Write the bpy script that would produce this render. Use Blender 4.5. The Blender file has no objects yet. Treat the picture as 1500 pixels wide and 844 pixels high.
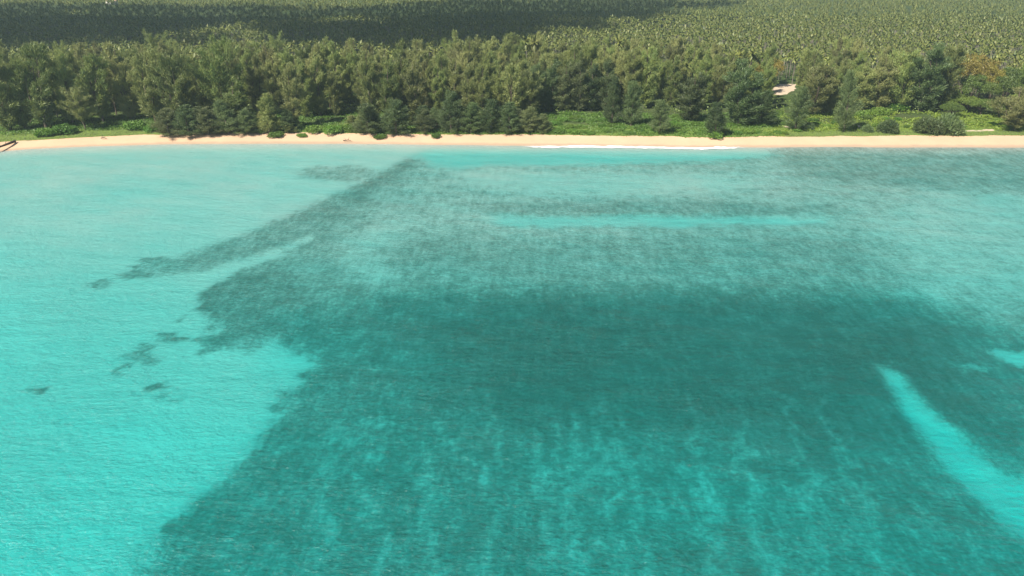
import bpy, math, random
import numpy as np
from mathutils import Vector

# ------------------------------------------------------------------ camera, sky, sun, exposure
scene = bpy.context.scene
COL = scene.collection
CAM_Z, TILT, F = 80.0, math.radians(23.7), 1155.0      # metres, pitch below the horizon, focal length in photo pixels
cam_d = bpy.data.cameras.new('camera')
cam_d.sensor_width = 36.0
cam_d.lens = 36.0 * F / 1500.0
cam_d.clip_start, cam_d.clip_end = 1.0, 20000.0
cam = bpy.data.objects.new('camera', cam_d)
cam.location = (0, 0, CAM_Z)
cam.rotation_euler = (math.pi / 2 - TILT, 0, 0)
COL.objects.link(cam)
scene.camera = cam

SUN_EL, SUN_AZ = math.radians(47), math.radians(-134)   # azimuth from +Y (away from camera), negative = left
SUN = np.array([math.sin(SUN_AZ) * math.cos(SUN_EL), math.cos(SUN_AZ) * math.cos(SUN_EL), math.sin(SUN_EL)])
world = bpy.data.worlds.new('World')
scene.world = world
world.use_nodes = True
wn = world.node_tree
sky = wn.nodes.new('ShaderNodeTexSky')
sky.sky_type = 'NISHITA'
sky.sun_disc = False
sky.sun_elevation = SUN_EL
sky.sun_rotation = SUN_AZ
wn.links.new(sky.outputs[0], wn.nodes['Background'].inputs['Color'])
wn.nodes['Background'].inputs['Strength'].default_value = 0.068
sun_d = bpy.data.lights.new('sun', 'SUN')
sun_d.energy = 5.0
sun_d.angle = math.radians(0.53)
sun_d.color = (1.0, 0.92, 0.79)
sun = bpy.data.objects.new('sun', sun_d)
sun.rotation_euler = Vector(SUN).to_track_quat('Z', 'Y').to_euler()
sun.location = (-300, 100, 600)
COL.objects.link(sun)
scene.view_settings.view_transform = 'Standard'
scene.view_settings.look = 'None'
scene.view_settings.exposure = 1.05
scene.view_settings.gamma = 1.0
scene.render.engine = 'CYCLES'
cy = scene.cycles
cy.max_bounces, cy.diffuse_bounces, cy.glossy_bounces = 6, 3, 2
cy.transmission_bounces, cy.volume_bounces, cy.transparent_max_bounces = 4, 0, 16
cy.caustics_reflective = cy.caustics_refractive = False
cy.use_denoising = True

# ------------------------------------------------------------------ helpers
rng = np.random.default_rng(7)
random.seed(7)
CT, ST = math.cos(TILT), math.sin(TILT)

def ray(px, py):
    a, b = (px - 750) / F, (422 - py) / F
    return np.array([a, CT + b * ST, -ST + b * CT])

def gp(px, py, z=0.0):
    """the place on level z that the photograph shows at (px, py)"""
    d = ray(px, py)
    t = (z - CAM_Z) / d[2]
    return np.array([d[0] * t, d[1] * t])

def photo_xy(x, y, z):
    zz = y * CT - (z - CAM_Z) * ST
    return 750 + F * x / zz, 422 - F * (y * ST + (z - CAM_Z) * CT) / zz

_perm = np.random.default_rng(3).random((256, 256))
def vnoise(x, y):
    xi, yi = np.floor(x).astype(int), np.floor(y).astype(int)
    fx, fy = x - xi, y - yi
    fx, fy = fx * fx * (3 - 2 * fx), fy * fy * (3 - 2 * fy)
    g = lambda i, j: _perm[(xi + i) & 255, (yi + j) & 255]
    return (g(0, 0) * (1 - fx) + g(1, 0) * fx) * (1 - fy) + (g(0, 1) * (1 - fx) + g(1, 1) * fx) * fy

def fbm(x, y, n=4):
    x, y = np.asarray(x, float), np.asarray(y, float)
    s, a, t = 0, 1, 0
    for k in range(n):
        s = s + a * (vnoise(x * 2 ** k + 17.3 * k, y * 2 ** k + 9.1 * k) - 0.5)
        t += a
        a *= 0.5
    return s / t * 2

def sstep(a, b, v):
    t = np.clip((v - a) / (b - a), 0, 1)
    return t * t * (3 - 2 * t)

def sdist(poly, X, Y):
    """signed distance (metres, inside positive) to a ground polygon"""
    d2 = np.full(X.shape, 1e12)
    inside = np.zeros(X.shape, bool)
    n = len(poly)
    for i in range(n):
        ax, ay = poly[i]
        bx, by = poly[(i + 1) % n]
        ex, ey = bx - ax, by - ay
        t = np.clip(((X - ax) * ex + (Y - ay) * ey) / (ex * ex + ey * ey + 1e-9), 0, 1)
        d2 = np.minimum(d2, (X - ax - ex * t) ** 2 + (Y - ay - ey * t) ** 2)
        c = (ay > Y) != (by > Y)
        inside ^= c & (X < (bx - ax) * (Y - ay) / (by - ay + 1e-12) + ax)
    return np.where(inside, 1, -1) * np.sqrt(d2)

def region(pts, z=0.0):
    return [tuple(gp(px, py, z)) for px, py in pts]

def mesh_obj(name, V, Fc, mat, parent=None, smooth=False, attrs=None):
    me = bpy.data.meshes.new(name)
    me_fill(me, V, Fc, smooth)
    for k, v in (attrs or {}).items():
        me.attributes.new(k, 'FLOAT', 'POINT').data.foreach_set('value', np.asarray(v, np.float32))
    me.materials.append(mat)
    return link(name, me, parent)

def me_fill(me, V, Fc, smooth=False):
    V = np.asarray(V, np.float32)
    Fc = np.asarray(Fc, np.int32)
    me.vertices.add(len(V))
    me.vertices.foreach_set('co', V.ravel())
    n, k = Fc.shape
    me.loops.add(n * k)
    me.loops.foreach_set('vertex_index', Fc.ravel())
    me.polygons.add(n)
    me.polygons.foreach_set('loop_start', np.arange(n, dtype=np.int32) * k)
    if smooth:
        me.polygons.foreach_set('use_smooth', np.ones(n, bool))
    me.update(calc_edges=True)

def link(name, me, parent=None):
    o = bpy.data.objects.new(name, me)
    COL.objects.link(o)
    o.parent = parent
    return o

def tag(o, label=None, cat=None, group=None, kind=None):
    for k, v in (('label', label), ('category', cat), ('group', group), ('kind', kind)):
        if v:
            o[k] = v
    return o

def grid_faces(nr, nc):
    a = np.arange((nr - 1) * nc).reshape(nr - 1, nc)[:, :-1].ravel()
    return np.stack([a, a + 1, a + nc + 1, a + nc], 1)

# ------------------------------------------------------------------ materials
class NT:
    def __init__(s, name):
        s.m = bpy.data.materials.new(name)
        s.m.use_nodes = True
        s.t = s.m.node_tree
        s.t.nodes.clear()
        s.out = s.t.nodes.new('ShaderNodeOutputMaterial')
    def n(s, typ, **kw):
        nd = s.t.nodes.new(typ)
        for k, v in kw.items():
            if k.startswith('i_'):
                nd.inputs[k[2:].replace('_', ' ')].default_value = v
            else:
                setattr(nd, k, v)
        return nd
    def l(s, a, b):
        s.t.links.new(a, b)
    def val(s, v):
        nd = s.n('ShaderNodeValue')
        nd.outputs[0].default_value = v
        return nd.outputs[0]
    def math(s, op, a, b=None, clamp=False):
        nd = s.n('ShaderNodeMath', operation=op, use_clamp=clamp)
        for i, v in enumerate((a, b)):
            if v is None:
                continue
            if isinstance(v, (int, float)):
                nd.inputs[i].default_value = v
            else:
                s.l(v, nd.inputs[i])
        return nd.outputs[0]
    def mix(s, f, a, b):
        nd = s.n('ShaderNodeMix', data_type='RGBA')
        for sock, v in ((nd.inputs['Factor'], f), (nd.inputs['A'], a), (nd.inputs['B'], b)):
            if isinstance(v, (int, float)):
                sock.default_value = v
            elif isinstance(v, tuple):
                sock.default_value = (*v, 1) if len(v) == 3 else v
            else:
                s.l(v, sock)
        for o in nd.outputs:
            if o.type == 'RGBA':
                return o
    def noise(s, scale, detail=4, rough=0.55, coord=None, sc=None, dist=0.0):
        nd = s.n('ShaderNodeTexNoise')
        nd.inputs['Scale'].default_value = scale
        nd.inputs['Detail'].default_value = detail
        nd.inputs['Roughness'].default_value = rough
        nd.inputs['Distortion'].default_value = dist
        if coord is None:
            coord = s.n('ShaderNodeNewGeometry').outputs['Position']
        if sc:
            mp = s.n('ShaderNodeMapping')
            mp.inputs['Scale'].default_value = sc[:3]
            if len(sc) > 3:
                mp.inputs['Rotation'].default_value = (0, 0, sc[3])
            s.l(coord, mp.inputs['Vector'])
            coord = mp.outputs[0]
        s.l(coord, nd.inputs['Vector'])
        return nd.outputs['Fac']
    def ramp(s, fac, a, b):
        nd = s.n('ShaderNodeMapRange', interpolation_type='SMOOTHSTEP')
        nd.inputs['From Min'].default_value, nd.inputs['From Max'].default_value = a, b
        s.l(fac, nd.inputs['Value'])
        return nd.outputs[0]
    def attr(s, name):
        return s.n('ShaderNodeAttribute', attribute_name=name).outputs['Fac']
    def bump(s, h, strength=0.3, dist=0.1):
        nd = s.n('ShaderNodeBump')
        nd.inputs['Strength'].default_value = strength
        nd.inputs['Distance'].default_value = dist
        s.l(h, nd.inputs['Height'])
        return nd.outputs[0]
    def principled(s, col, rough=0.8, normal=None, spec=0.2):
        b = s.n('ShaderNodeBsdfPrincipled')
        b.inputs['Roughness'].default_value = rough
        b.inputs['Specular IOR Level'].default_value = spec
        if isinstance(col, tuple):
            b.inputs['Base Color'].default_value = (*col, 1)
        else:
            s.l(col, b.inputs['Base Color'])
        if normal is not None:
            s.l(normal, b.inputs['Normal'])
        s.l(b.outputs[0], s.out.inputs['Surface'])
        return s.m

def foliage(name, a, b, c, trans=0.35, spread=0.5):
    """leaf material: a and b vary leaf by leaf, c is the tint that some whole plants lean towards"""
    t = NT(name)
    isl = t.n('ShaderNodeNewGeometry').outputs['Random Per Island']
    rnd = t.n('ShaderNodeObjectInfo').outputs['Random']
    nz = t.noise(0.35, 3)
    f = t.math('ADD', t.math('MULTIPLY', isl, 0.6), t.math('MULTIPLY', t.ramp(nz, 0.3, 0.7), 0.4))
    col = t.mix(f, a, b)
    col = t.mix(t.math('MULTIPLY', t.math('POWER', rnd, 1.6), spread), col, c)
    hsv = t.n('ShaderNodeHueSaturation')       # plant by plant some are paler, some deeper green
    r2 = t.math('FRACT', t.math('MULTIPLY', rnd, 7.31))
    t.l(t.math('ADD', 0.68, t.math('MULTIPLY', r2, 0.62)), hsv.inputs['Value'])
    t.l(col, hsv.inputs['Color'])
    col = hsv.outputs[0]
    d = t.n('ShaderNodeBsdfDiffuse')
    tr = t.n('ShaderNodeBsdfTranslucent')
    g = t.n('ShaderNodeBsdfGlossy')
    g.inputs['Roughness'].default_value = 0.55
    g.inputs['Color'].default_value = (0.5, 0.5, 0.5, 1)
    t.l(col, d.inputs[0])
    t.l(col, tr.inputs[0])
    m1 = t.n('ShaderNodeMixShader')
    m1.inputs[0].default_value = trans
    t.l(d.outputs[0], m1.inputs[1])
    t.l(tr.outputs[0], m1.inputs[2])
    m2 = t.n('ShaderNodeMixShader')
    m2.inputs[0].default_value = 0.06
    t.l(m1.outputs[0], m2.inputs[1])
    t.l(g.outputs[0], m2.inputs[2])
    t.l(m2.outputs[0], t.out.inputs['Surface'])
    return t.m

M = {}
M['casuarina'] = foliage('casuarina_needles', (0.088, 0.158, 0.038), (0.230, 0.262, 0.066), (0.290, 0.250, 0.112), 0.25, 0.45)
M['young'] = foliage('young_casuarina_needles', (0.056, 0.108, 0.036), (0.112, 0.160, 0.050), (0.18, 0.19, 0.075), 0.3, 0.6)
M['palm'] = foliage('palm_frond', (0.044, 0.096, 0.017), (0.25, 0.258, 0.064), (0.21, 0.205, 0.05), 0.25, 0.5)
M['broad'] = foliage('broadleaf', (0.075, 0.140, 0.022), (0.15, 0.215, 0.036), (0.19, 0.22, 0.04), 0.35, 0.5)
M['yellow'] = foliage('yellowing_leaf', (0.17, 0.16, 0.022), (0.27, 0.23, 0.035), (0.25, 0.18, 0.05), 0.35, 0.5)
M['scrub_yellow'] = foliage('yellow_green_scrub_leaf', (0.085, 0.155, 0.014), (0.19, 0.25, 0.024), (0.2, 0.22, 0.03), 0.35, 0.4)
M['dead'] = foliage('dead_frond', (0.30, 0.22, 0.14), (0.42, 0.34, 0.22), (0.3, 0.25, 0.18), 0.2, 0.4)
M['shrub'] = foliage('beach_shrub_leaf', (0.048, 0.140, 0.014), (0.105, 0.215, 0.022), (0.17, 0.24, 0.03), 0.35, 0.6)

def bark(name, a, b):
    t = NT(name)
    nz = t.noise(1.5, 5, sc=(3, 3, 0.7))
    return t.principled(t.mix(nz, a, b), 0.9, t.bump(nz, 0.6, 0.05), 0.1)
M['bark'] = bark('bark', (0.06, 0.045, 0.035), (0.17, 0.14, 0.11))
M['palm_bark'] = bark('palm_bark', (0.14, 0.12, 0.10), (0.26, 0.23, 0.19))
M['drift'] = bark('driftwood', (0.035, 0.025, 0.020), (0.10, 0.075, 0.055))

# sand of the beach: dry above, damp and darker towards the waterline (the damp is a real wetting of the sand)
t = NT('beach_sand')
damp = t.attr('damp')
n1, n2 = t.noise(0.12, 5), t.noise(2.5, 5)
dry = t.mix(n1, (0.43, 0.285, 0.185), (0.48, 0.35, 0.235))
dry = t.mix(t.math('MULTIPLY', t.ramp(t.noise(0.045, 4), 0.45, 0.7), 0.6), dry, (0.43, 0.295, 0.205))
wet = t.mix(n1, (0.31, 0.222, 0.155), (0.35, 0.26, 0.185))
col = t.mix(t.ramp(t.math('ADD', damp, t.math('MULTIPLY', t.math('SUBTRACT', t.noise(0.25, 3), 0.5), 0.5)), 0.35, 0.75), dry, wet)
col = t.mix(t.math('MULTIPLY', t.ramp(n2, 0.62, 0.75), 0.25), col, (0.29, 0.21, 0.15))
M['sand'] = t.principled(col, 0.85, t.bump(t.noise(1.2, 5), 0.5, 0.15), 0.15)

# soil, leaf litter and thin grass of the land
t = NT('land_soil')
bare, grassy = t.attr('bare'), t.attr('grassy')
nl, nm = t.noise(0.05, 5), t.noise(0.6, 5)
col = t.mix(t.ramp(nl, 0.35, 0.65), (0.042, 0.060, 0.024), (0.036, 0.072, 0.020))
col = t.mix(t.math('MULTIPLY', nm, 0.6), col, (0.075, 0.08, 0.034))
col = t.mix(t.ramp(t.math('ADD', grassy, t.math('MULTIPLY', t.math('SUBTRACT', nm, 0.5), 0.6)), 0.35, 0.7), col, t.mix(nm, (0.085, 0.15, 0.03), (0.16, 0.20, 0.05)))
col = t.mix(t.ramp(t.math('ADD', bare, t.math('MULTIPLY', t.math('SUBTRACT', nm, 0.5), 0.7)), 0.4, 0.62), col, t.mix(nm, (0.36, 0.28, 0.20), (0.48, 0.40, 0.31)))
M['land'] = t.principled(col, 0.95, t.bump(nm, 0.6, 0.2), 0.05)

# sea floor: white coral sand, sea grass and rubble where 'cover' says so, frayed by noise
t = NT('sea_floor')
cov = t.attr('cover')
f1, f2, f3 = t.noise(0.16, 6, 0.62), t.noise(1.1, 5, 0.6), t.noise(0.33, 4, 0.6, sc=(1.7, 0.45, 1, 0.12))
fray = t.math('ADD', t.math('MULTIPLY', t.math('SUBTRACT', f1, 0.5), 0.6), t.math('MULTIPLY', t.math('SUBTRACT', f2, 0.5), 0.75))
fray = t.math('ADD', fray, t.math('MULTIPLY', t.math('SUBTRACT', f3, 0.5), 0.55))
dens = t.math('ADD', cov, t.math('MULTIPLY', fray, t.math('MULTIPLY', t.math('MULTIPLY', t.ramp(cov, 0.01, 0.3), 1.0), t.math('SUBTRACT', 1.35, t.math('MULTIPLY', cov, 0.55)))), clamp=True)
sandc = t.mix(f2, (0.60, 0.595, 0.545), (0.66, 0.65, 0.60))
rubble = t.mix(f2, (0.085, 0.083, 0.060), (0.165, 0.145, 0.115))
weed = t.mix(f2, (0.040, 0.034, 0.024), (0.105, 0.085, 0.062))
grass = t.mix(t.ramp(cov, 0.50, 0.85), rubble, weed)
crisp = t.ramp(dens, 0.22, 0.80)
dens = t.math('ADD', t.math('MULTIPLY', dens, 0.62), t.math('MULTIPLY', crisp, 0.38))
M['seabed'] = t.principled(t.mix(dens, sandc, grass), 0.9, t.bump(f2, 0.5, 0.2), 0.05)

# water: clear body that soaks up red, a little turbid turquoise at the surface, mirror of the sky by Fresnel
t = NT('sea_water')
w1 = t.noise(0.75, 4, 0.6, sc=(0.6, 1.25, 1, -0.30), dist=0.3)
w2 = t.noise(2.4, 3, 0.6, sc=(0.65, 1.2, 1, -0.12))
w3 = t.noise(0.16, 2, 0.5, sc=(0.45, 1.2, 1, -0.35))
hgt = t.math('ADD', t.math('ADD', t.math('MULTIPLY', w1, 0.62), t.math('MULTIPLY', w2, 0.22)), t.math('MULTIPLY', w3, 0.7))
gust = t.math('ADD', 0.55, t.math('MULTIPLY', t.ramp(t.noise(0.028, 3, 0.5, sc=(1.0, 1.6, 1, 0.4)), 0.3, 0.7), 0.75))
nrm = t.bump(t.math('MULTIPLY', hgt, gust), 1.0, 1.35)
fr = t.n('ShaderNodeFresnel')
fr.inputs['IOR'].default_value = 1.33
t.l(nrm, fr.inputs['Normal'])
tp = t.n('ShaderNodeBsdfTransparent')
df = t.n('ShaderNodeBsdfDiffuse')
df.inputs['Color'].default_value = (0.006, 0.190, 0.178, 1)
t.l(nrm, df.inputs['Normal'])
gl = t.n('ShaderNodeBsdfGlossy')
gl.inputs['Roughness'].default_value = 0.16
t.l(nrm, gl.inputs['Normal'])
ma, mb = t.n('ShaderNodeMixShader'), t.n('ShaderNodeMixShader')
ma.inputs[0].default_value = 0.27
t.l(tp.outputs[0], ma.inputs[1])
t.l(df.outputs[0], ma.inputs[2])
t.l(t.math('MULTIPLY', fr.outputs[0], 0.55), mb.inputs[0])
t.l(ma.outputs[0], mb.inputs[1])
t.l(gl.outputs[0], mb.inputs[2])
t.l(mb.outputs[0], t.out.inputs['Surface'])
va = t.n('ShaderNodeVolumeAbsorption')
va.inputs['Color'].default_value = (0.0, 0.925, 0.932, 1)
va.inputs['Density'].default_value = 0.29
t.l(va.outputs[0], t.out.inputs['Volume'])
M['water'] = t.m

t = NT('foam')
fo = t.ramp(t.math('ADD', t.noise(0.8, 5, 0.6, sc=(0.5, 1.6, 1)), t.math('SUBTRACT', t.attr('thick'), 0.78)), 0.34, 0.66)
d = t.n('ShaderNodeBsdfDiffuse')
d.inputs['Color'].default_value = (0.66, 0.67, 0.67, 1)
tp = t.n('ShaderNodeBsdfTransparent')
mx = t.n('ShaderNodeMixShader')
t.l(fo, mx.inputs[0])
t.l(tp.outputs[0], mx.inputs[1])
t.l(d.outputs[0], mx.inputs[2])
t.l(mx.outputs[0], t.out.inputs['Surface'])
M['foam'] = t.m

t = NT('cloud_white')
d = t.n('ShaderNodeBsdfDiffuse')
d.inputs['Color'].default_value = (0.9, 0.9, 0.9, 1)
tp = t.n('ShaderNodeBsdfTransparent')
mx = t.n('ShaderNodeMixShader')
mx.inputs[0].default_value = 0.62
t.l(tp.outputs[0], mx.inputs[1])
t.l(d.outputs[0], mx.inputs[2])
t.l(mx.outputs[0], t.out.inputs['Surface'])
M['cloud'] = t.m

t = NT('air')
pv = t.n('ShaderNodeVolumePrincipled')
pv.inputs['Color'].default_value = (0.66, 0.88, 0.90, 1)
pv.inputs['Density'].default_value = 0.00013
pv.inputs['Anisotropy'].default_value = 0.2
t.l(pv.outputs[0], t.out.inputs['Volume'])
M['haze'] = t.m
t = NT('roof_sheet')
M['roof'] = t.principled(t.mix(t.noise(0.6, 4), (0.42, 0.19, 0.14), (0.55, 0.33, 0.27)), 0.7)
t = NT('plaster')
M['plaster'] = t.principled(t.mix(t.noise(0.5, 4), (0.62, 0.58, 0.52), (0.75, 0.72, 0.66)), 0.9)
t = NT('dark_opening')
M['opening'] = t.principled((0.03, 0.03, 0.035), 0.4)

# ------------------------------------------------------------------ shore curves (world metres)
wl_px = [(-260, 250), (-120, 232), (0, 222), (60, 218), (150, 214), (250, 211.5), (400, 210.5), (560, 211.5), (700, 213), (850, 214.5), (1000, 216.5), (1120, 216), (1250, 215.5), (1400, 216), (1500, 216.5), (1640, 217), (1800, 219)]
vg_px = [(-260, 232), (-120, 218), (0, 208), (60, 205), (120, 201.5), (240, 196.5), (330, 194.5), (400, 194), (520, 195.5), (620, 197), (800, 197), (950, 199.5), (1040, 201.5), (1100, 200.5), (1180, 200), (1290, 199), (1400, 199), (1500, 198.5), (1640, 199), (1800, 200)]
wl = np.array([gp(x, y, 0.0) for x, y in wl_px])
vg = np.array([gp(x, y, 2.0) for x, y in vg_px])
xs_f = np.arange(-330, 331, 1.2)
out = np.array([345, 370, 420, 500, 650, 900, 1400, 2500, 5200])
XS = np.concatenate([-out[::-1], xs_f, out])
def curve(P, x):
    order = np.argsort(P[:, 0])
    return np.interp(x, P[order, 0], P[order, 1])
k = np.ones(15) / 15
def smooth_curve(P):
    y = curve(P, XS)
    yp = np.pad(y, 7, mode='edge')
    return np.convolve(yp, k, 'valid')
YW = smooth_curve(wl) + fbm(XS * 0.03, XS * 0 + 3.0) * 1.6
YV = smooth_curve(vg) + fbm(XS * 0.09, XS * 0 + 8.0) * 1.6 + fbm(XS * 0.5, XS * 0 + 2.0) * 0.5
YV = np.maximum(YV, YW + 8)
yw = lambda x: np.interp(x, XS, YW)
yv = lambda x: np.interp(x, XS, YV)

def land_z(x, y):
    """height of beach and land"""
    d = (y - yw(x)) / np.maximum(yv(x) - yw(x), 1)
    b = 2.0 * np.clip(d, -1, 1) ** 1.0 + 0.12 * fbm(np.asarray(x) * 0.08, np.asarray(y) * 0.15) * np.clip(d, 0, 1)
    inland = np.clip((y - yv(x)) / 25.0, 0, 1)
    far = sstep(40, 200, y - yv(x))
    return b + 0.7 * inland + inland * 0.5 * fbm(np.asarray(x) * 0.05, np.asarray(y) * 0.05) + far * 0.8 * fbm(np.asarray(x) * 0.008, np.asarray(y) * 0.008)

# ------------------------------------------------------------------ sea floor
rows = np.concatenate([np.arange(0, 30, 0.8), np.arange(30, 292, 1.15), [300, 320, 360, 450, 700, 1200, 2500, 4200]])
X = np.tile(XS, (len(rows), 1))
Y = YW[None, :] - rows[:, None]
wx = X + fbm(X * 0.10, Y * 0.10, 4) * 2.6 + fbm(X * 0.30 + 5, Y * 0.30, 3) * 3.2
wy = Y + fbm(X * 0.10 + 40, Y * 0.10 + 11, 4) * 2.6 + fbm(X * 0.30 + 25, Y * 0.30, 3) * 3.2
def floor_region(pts):
    """outline on the sea floor, at the depth it has there"""
    return [tuple(gp(px, py, -float(np.interp(py, [210, 330, 440, 450, 600, 850], [0.3, 0.7, 1.7, 2.2, 3.2, 4.1])))) for px, py in pts]
def area(pts, lo, hi, warp=True):
    """1 inside the outlined stretch of sea floor, fading from +hi to -lo metres across its edge"""
    return sstep(-lo, hi, sdist(floor_region(pts), wx if warp else X, wy if warp else Y))
flat = area([(640, 206), (600, 232), (520, 282), (500, 305), (455, 345), (405, 380), (345, 402), (290, 438), (288, 456), (312, 482), (300, 520), (350, 514), (400, 500), (450, 528), (442, 560), (404, 580), (418, 604), (378, 650), (335, 690), (300, 740), (250, 772), (200, 822), (150, 930), (1900, 930), (1900, 206)], 3.0, 2.0)
deep = area([(430, 470), (560, 446), (740, 438), (1000, 438), (1330, 440), (1480, 500), (1800, 520), (1900, 930), (150, 930), (300, 760), (440, 600)], 12, 5)
dark = area([(640, 470), (820, 445), (1100, 445), (1320, 470), (1400, 600), (1200, 640), (900, 640), (700, 600)], 22, 14)
cover = 0.58 * flat
cover = cover + flat * (0.12 * deep + 0.24 * dark)
def cut(c, a):
    global cover
    cover = cover * (1 - a) + c * a
cut(0.40, 0.85 * area([(630, 236), (560, 290), (520, 330), (700, 345), (1000, 340), (1300, 345), (1560, 340), (1560, 206), (640, 206)], 14, 10) * flat)
cut(0.70, 0.8 * area([(410, 392), (345, 404), (292, 438), (290, 456), (318, 478), (300, 518), (350, 508), (400, 494), (470, 470), (470, 420)], 1.5, 2.5))
cut(0.10, area([(640, 200), (600, 226), (640, 246), (760, 244), (1000, 236), (1120, 228), (1160, 200)], 3, 4))
cut(0.16, 0.9 * area([(680, 250), (690, 270), (800, 282), (1000, 284), (1110, 272), (1050, 258), (860, 254)], 9, 6))
cut(0.08, 0.9 * area([(715, 319), (740, 327), (900, 328), (1080, 325), (1200, 322), (1080, 319), (900, 318)], 5, 2))
cut(0.62, 0.8 * area([(1130, 222), (1180, 262), (1420, 282), (1560, 280), (1560, 226)], 9, 6))
cut(0.24, 0.8 * area([(1380, 284), (1300, 330), (1360, 420), (1560, 430), (1560, 290)], 18, 10))
cut(0.30, 0.85 * area([(570, 318), (505, 345), (500, 392), (540, 425), (580, 410), (560, 370), (620, 330)], 3, 4))
cut(0.62, 0.85 * area([(700, 300), (720, 312), (900, 316), (1100, 314), (1230, 306), (1000, 296)], 6, 4))
cut(0.70, 0.8 * area([(520, 690), (700, 620), (1120, 650), (1240, 740), (1240, 900), (420, 900)], 14, 12))
# sandy runnels that comb the grass below the dark patch
for x0, x1, w in ((505, 480, 4), (560, 545, 5), (640, 630, 4), (720, 715, 5), (790, 792, 4), (842, 852, 7), (880, 900, 6), (905, 935, 6), (1010, 1050, 6), (1080, 1125, 9), (1150, 1210, 5), (1205, 1290, 6)):
    yt = 575 + 75 * random.random()
    pts = [(x0 - 1, yt), (x0 + 1, yt), ((x0 + x1) / 2 + w * 0.6 + 2, 700), (x1 + w + 2, 880), (x1 - w - 1, 880), ((x0 + x1) / 2 - w * 0.6, 700)]
    cut(0.32, 0.5 * area(pts, 1.1, 1.0))
# the bright sand channel at the right and its two islands
cut(0.0, area([(1293, 540), (1312, 548), (1345, 585), (1400, 632), (1452, 690), (1475, 702), (1560, 705), (1560, 830), (1480, 775), (1420, 712), (1370, 660), (1325, 600)], 3.0, 2.6, False))
cut(0.03, area([(1448, 520), (1480, 517), (1530, 530), (1530, 546), (1482, 540)], 1.2, 2.0))
cut(0.25, 0.6 * area([(1400, 534), (1432, 530), (1440, 548), (1414, 550)], 1.2, 2.0))
# the diagonal weed band and the weed patches on the left sand
cut(0.66, 0.9 * area([(618, 232), (590, 234), (545, 258), (490, 282), (430, 312), (350, 345), (270, 374), (225, 388), (228, 408), (300, 398), (370, 380), (450, 350), (510, 312), (560, 276), (600, 248)], 4.5, 4.0, False))
cut(0.55, 0.9 * area([(415, 248), (440, 266), (520, 268), (590, 256), (540, 244), (470, 240)], 2, 6))
patches = [(207, 388, 32, 12), (196, 410, 26, 10), (146, 414, 24, 8), (240, 497, 24, 9), (204, 524, 24, 11), (172, 548, 14, 6), (50, 580, 14, 6), (95, 619, 10, 4.5), (256, 585, 10, 5.5), (238, 568, 8, 5), (262, 474, 8, 3.5), (297, 496, 12, 7), (332, 512, 34, 10), (420, 592, 20, 10)]
for px, py, rx, ry in patches:
    a = np.linspace(0, 2 * math.pi, 14, endpoint=False)
    for sub in range(3):
        ox, oy, k1, k2 = rx * random.uniform(-0.7, 0.7), ry * random.uniform(-0.8, 0.8), random.uniform(0.5, 0.9), random.uniform(0.5, 1.0)
        outl = [(px + ox + rx * k1 * math.cos(q), py + oy + ry * k2 * math.sin(q)) for q in a]
        cut(random.uniform(0.5, 0.72), 0.95 * sstep(-0.8, 0.8, sdist(floor_region(outl), X + (wx - X) * 0.9, Y + (wy - Y) * 0.9)))
cover = np.clip(cover, 0, 1)
D = rows[:, None] + X * 0
depth = 0.032 * np.minimum(D, 14) + 0.0025 * np.clip(D - 14, 0, 90) + 0.011 * np.clip(D - 104, 0, 200) + 0.75 * deep + 0.011 * np.clip(D - 170, 0, 150)
depth += 0.55 * sstep(1, 16, D) * area([(640, 212), (610, 226), (640, 244), (760, 242), (1000, 238), (1140, 230), (1160, 214)], 6, 8)
depth += 0.45 * area([(715, 316), (740, 330), (900, 332), (1080, 328), (1200, 323), (1080, 316), (900, 315)], 5, 4)
depth += 0.9 * area([(1293, 540), (1345, 585), (1452, 690), (1560, 705), (1560, 830), (1420, 712), (1325, 600)], 4, 4)
depth += 0.25 * fbm(X * 0.03, Y * 0.03) * sstep(5, 60, D)
depth = np.where(D > 320, depth + 0.01 * (D - 320), depth)
depth = np.clip(depth, 0, 8)
depth[0] = 0.0
Z = -depth
V = np.stack([X, Y, Z], -1).reshape(-1, 3)
o = mesh_obj('seabed', V, grid_faces(len(rows), len(XS))[:, ::-1], M['seabed'], smooth=True, attrs={'cover': cover.ravel()})
tag(o, kind='structure', label='pale sand sea floor with weed beds seen through the water')

# ------------------------------------------------------------------ water body (closed, its floor hidden under the sea floor)
wxs = np.concatenate([-out[::-1], np.arange(-330, 331, 3.0), out])
wr = np.concatenate([np.arange(-16, 292, 3.0), [300, 360, 600, 1200, 2500, 4200]])
X = np.tile(wxs, (len(wr), 1))
Y = yw(wxs)[None, :] - wr[:, None]
Z = 0.05 * np.sin(0.55 * Y + 0.2 * X + 3 * fbm(X * 0.02, Y * 0.02)) + 0.10 * fbm(X * 0.12, Y * 0.2, 3)
Z *= sstep(2, 25, wr)[:, None]
nr, nc = X.shape
top = np.stack([X, Y, Z], -1).reshape(-1, 3)
bot = top.copy()
bot[:, 2] = -9.0
gf = grid_faces(nr, nc)
ring = np.concatenate([np.arange(nc), np.arange(1, nr) * nc + nc - 1, (nr - 1) * nc + np.arange(nc - 2, -1, -1), np.arange(nr - 2, 0, -1) * nc])
rn = np.roll(ring, -1)
side = np.stack([ring, rn, rn + nr * nc, ring + nr * nc], 1)
o = mesh_obj('lagoon_water', np.concatenate([top, bot]), np.concatenate([gf[:, ::-1], gf + nr * nc, side]), M['water'], smooth=False)
o.data.polygons.foreach_set('use_smooth', np.arange(len(o.data.polygons)) < len(gf))
tag(o, kind='structure', label='clear turquoise lagoon water rippled by a light breeze')

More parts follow.
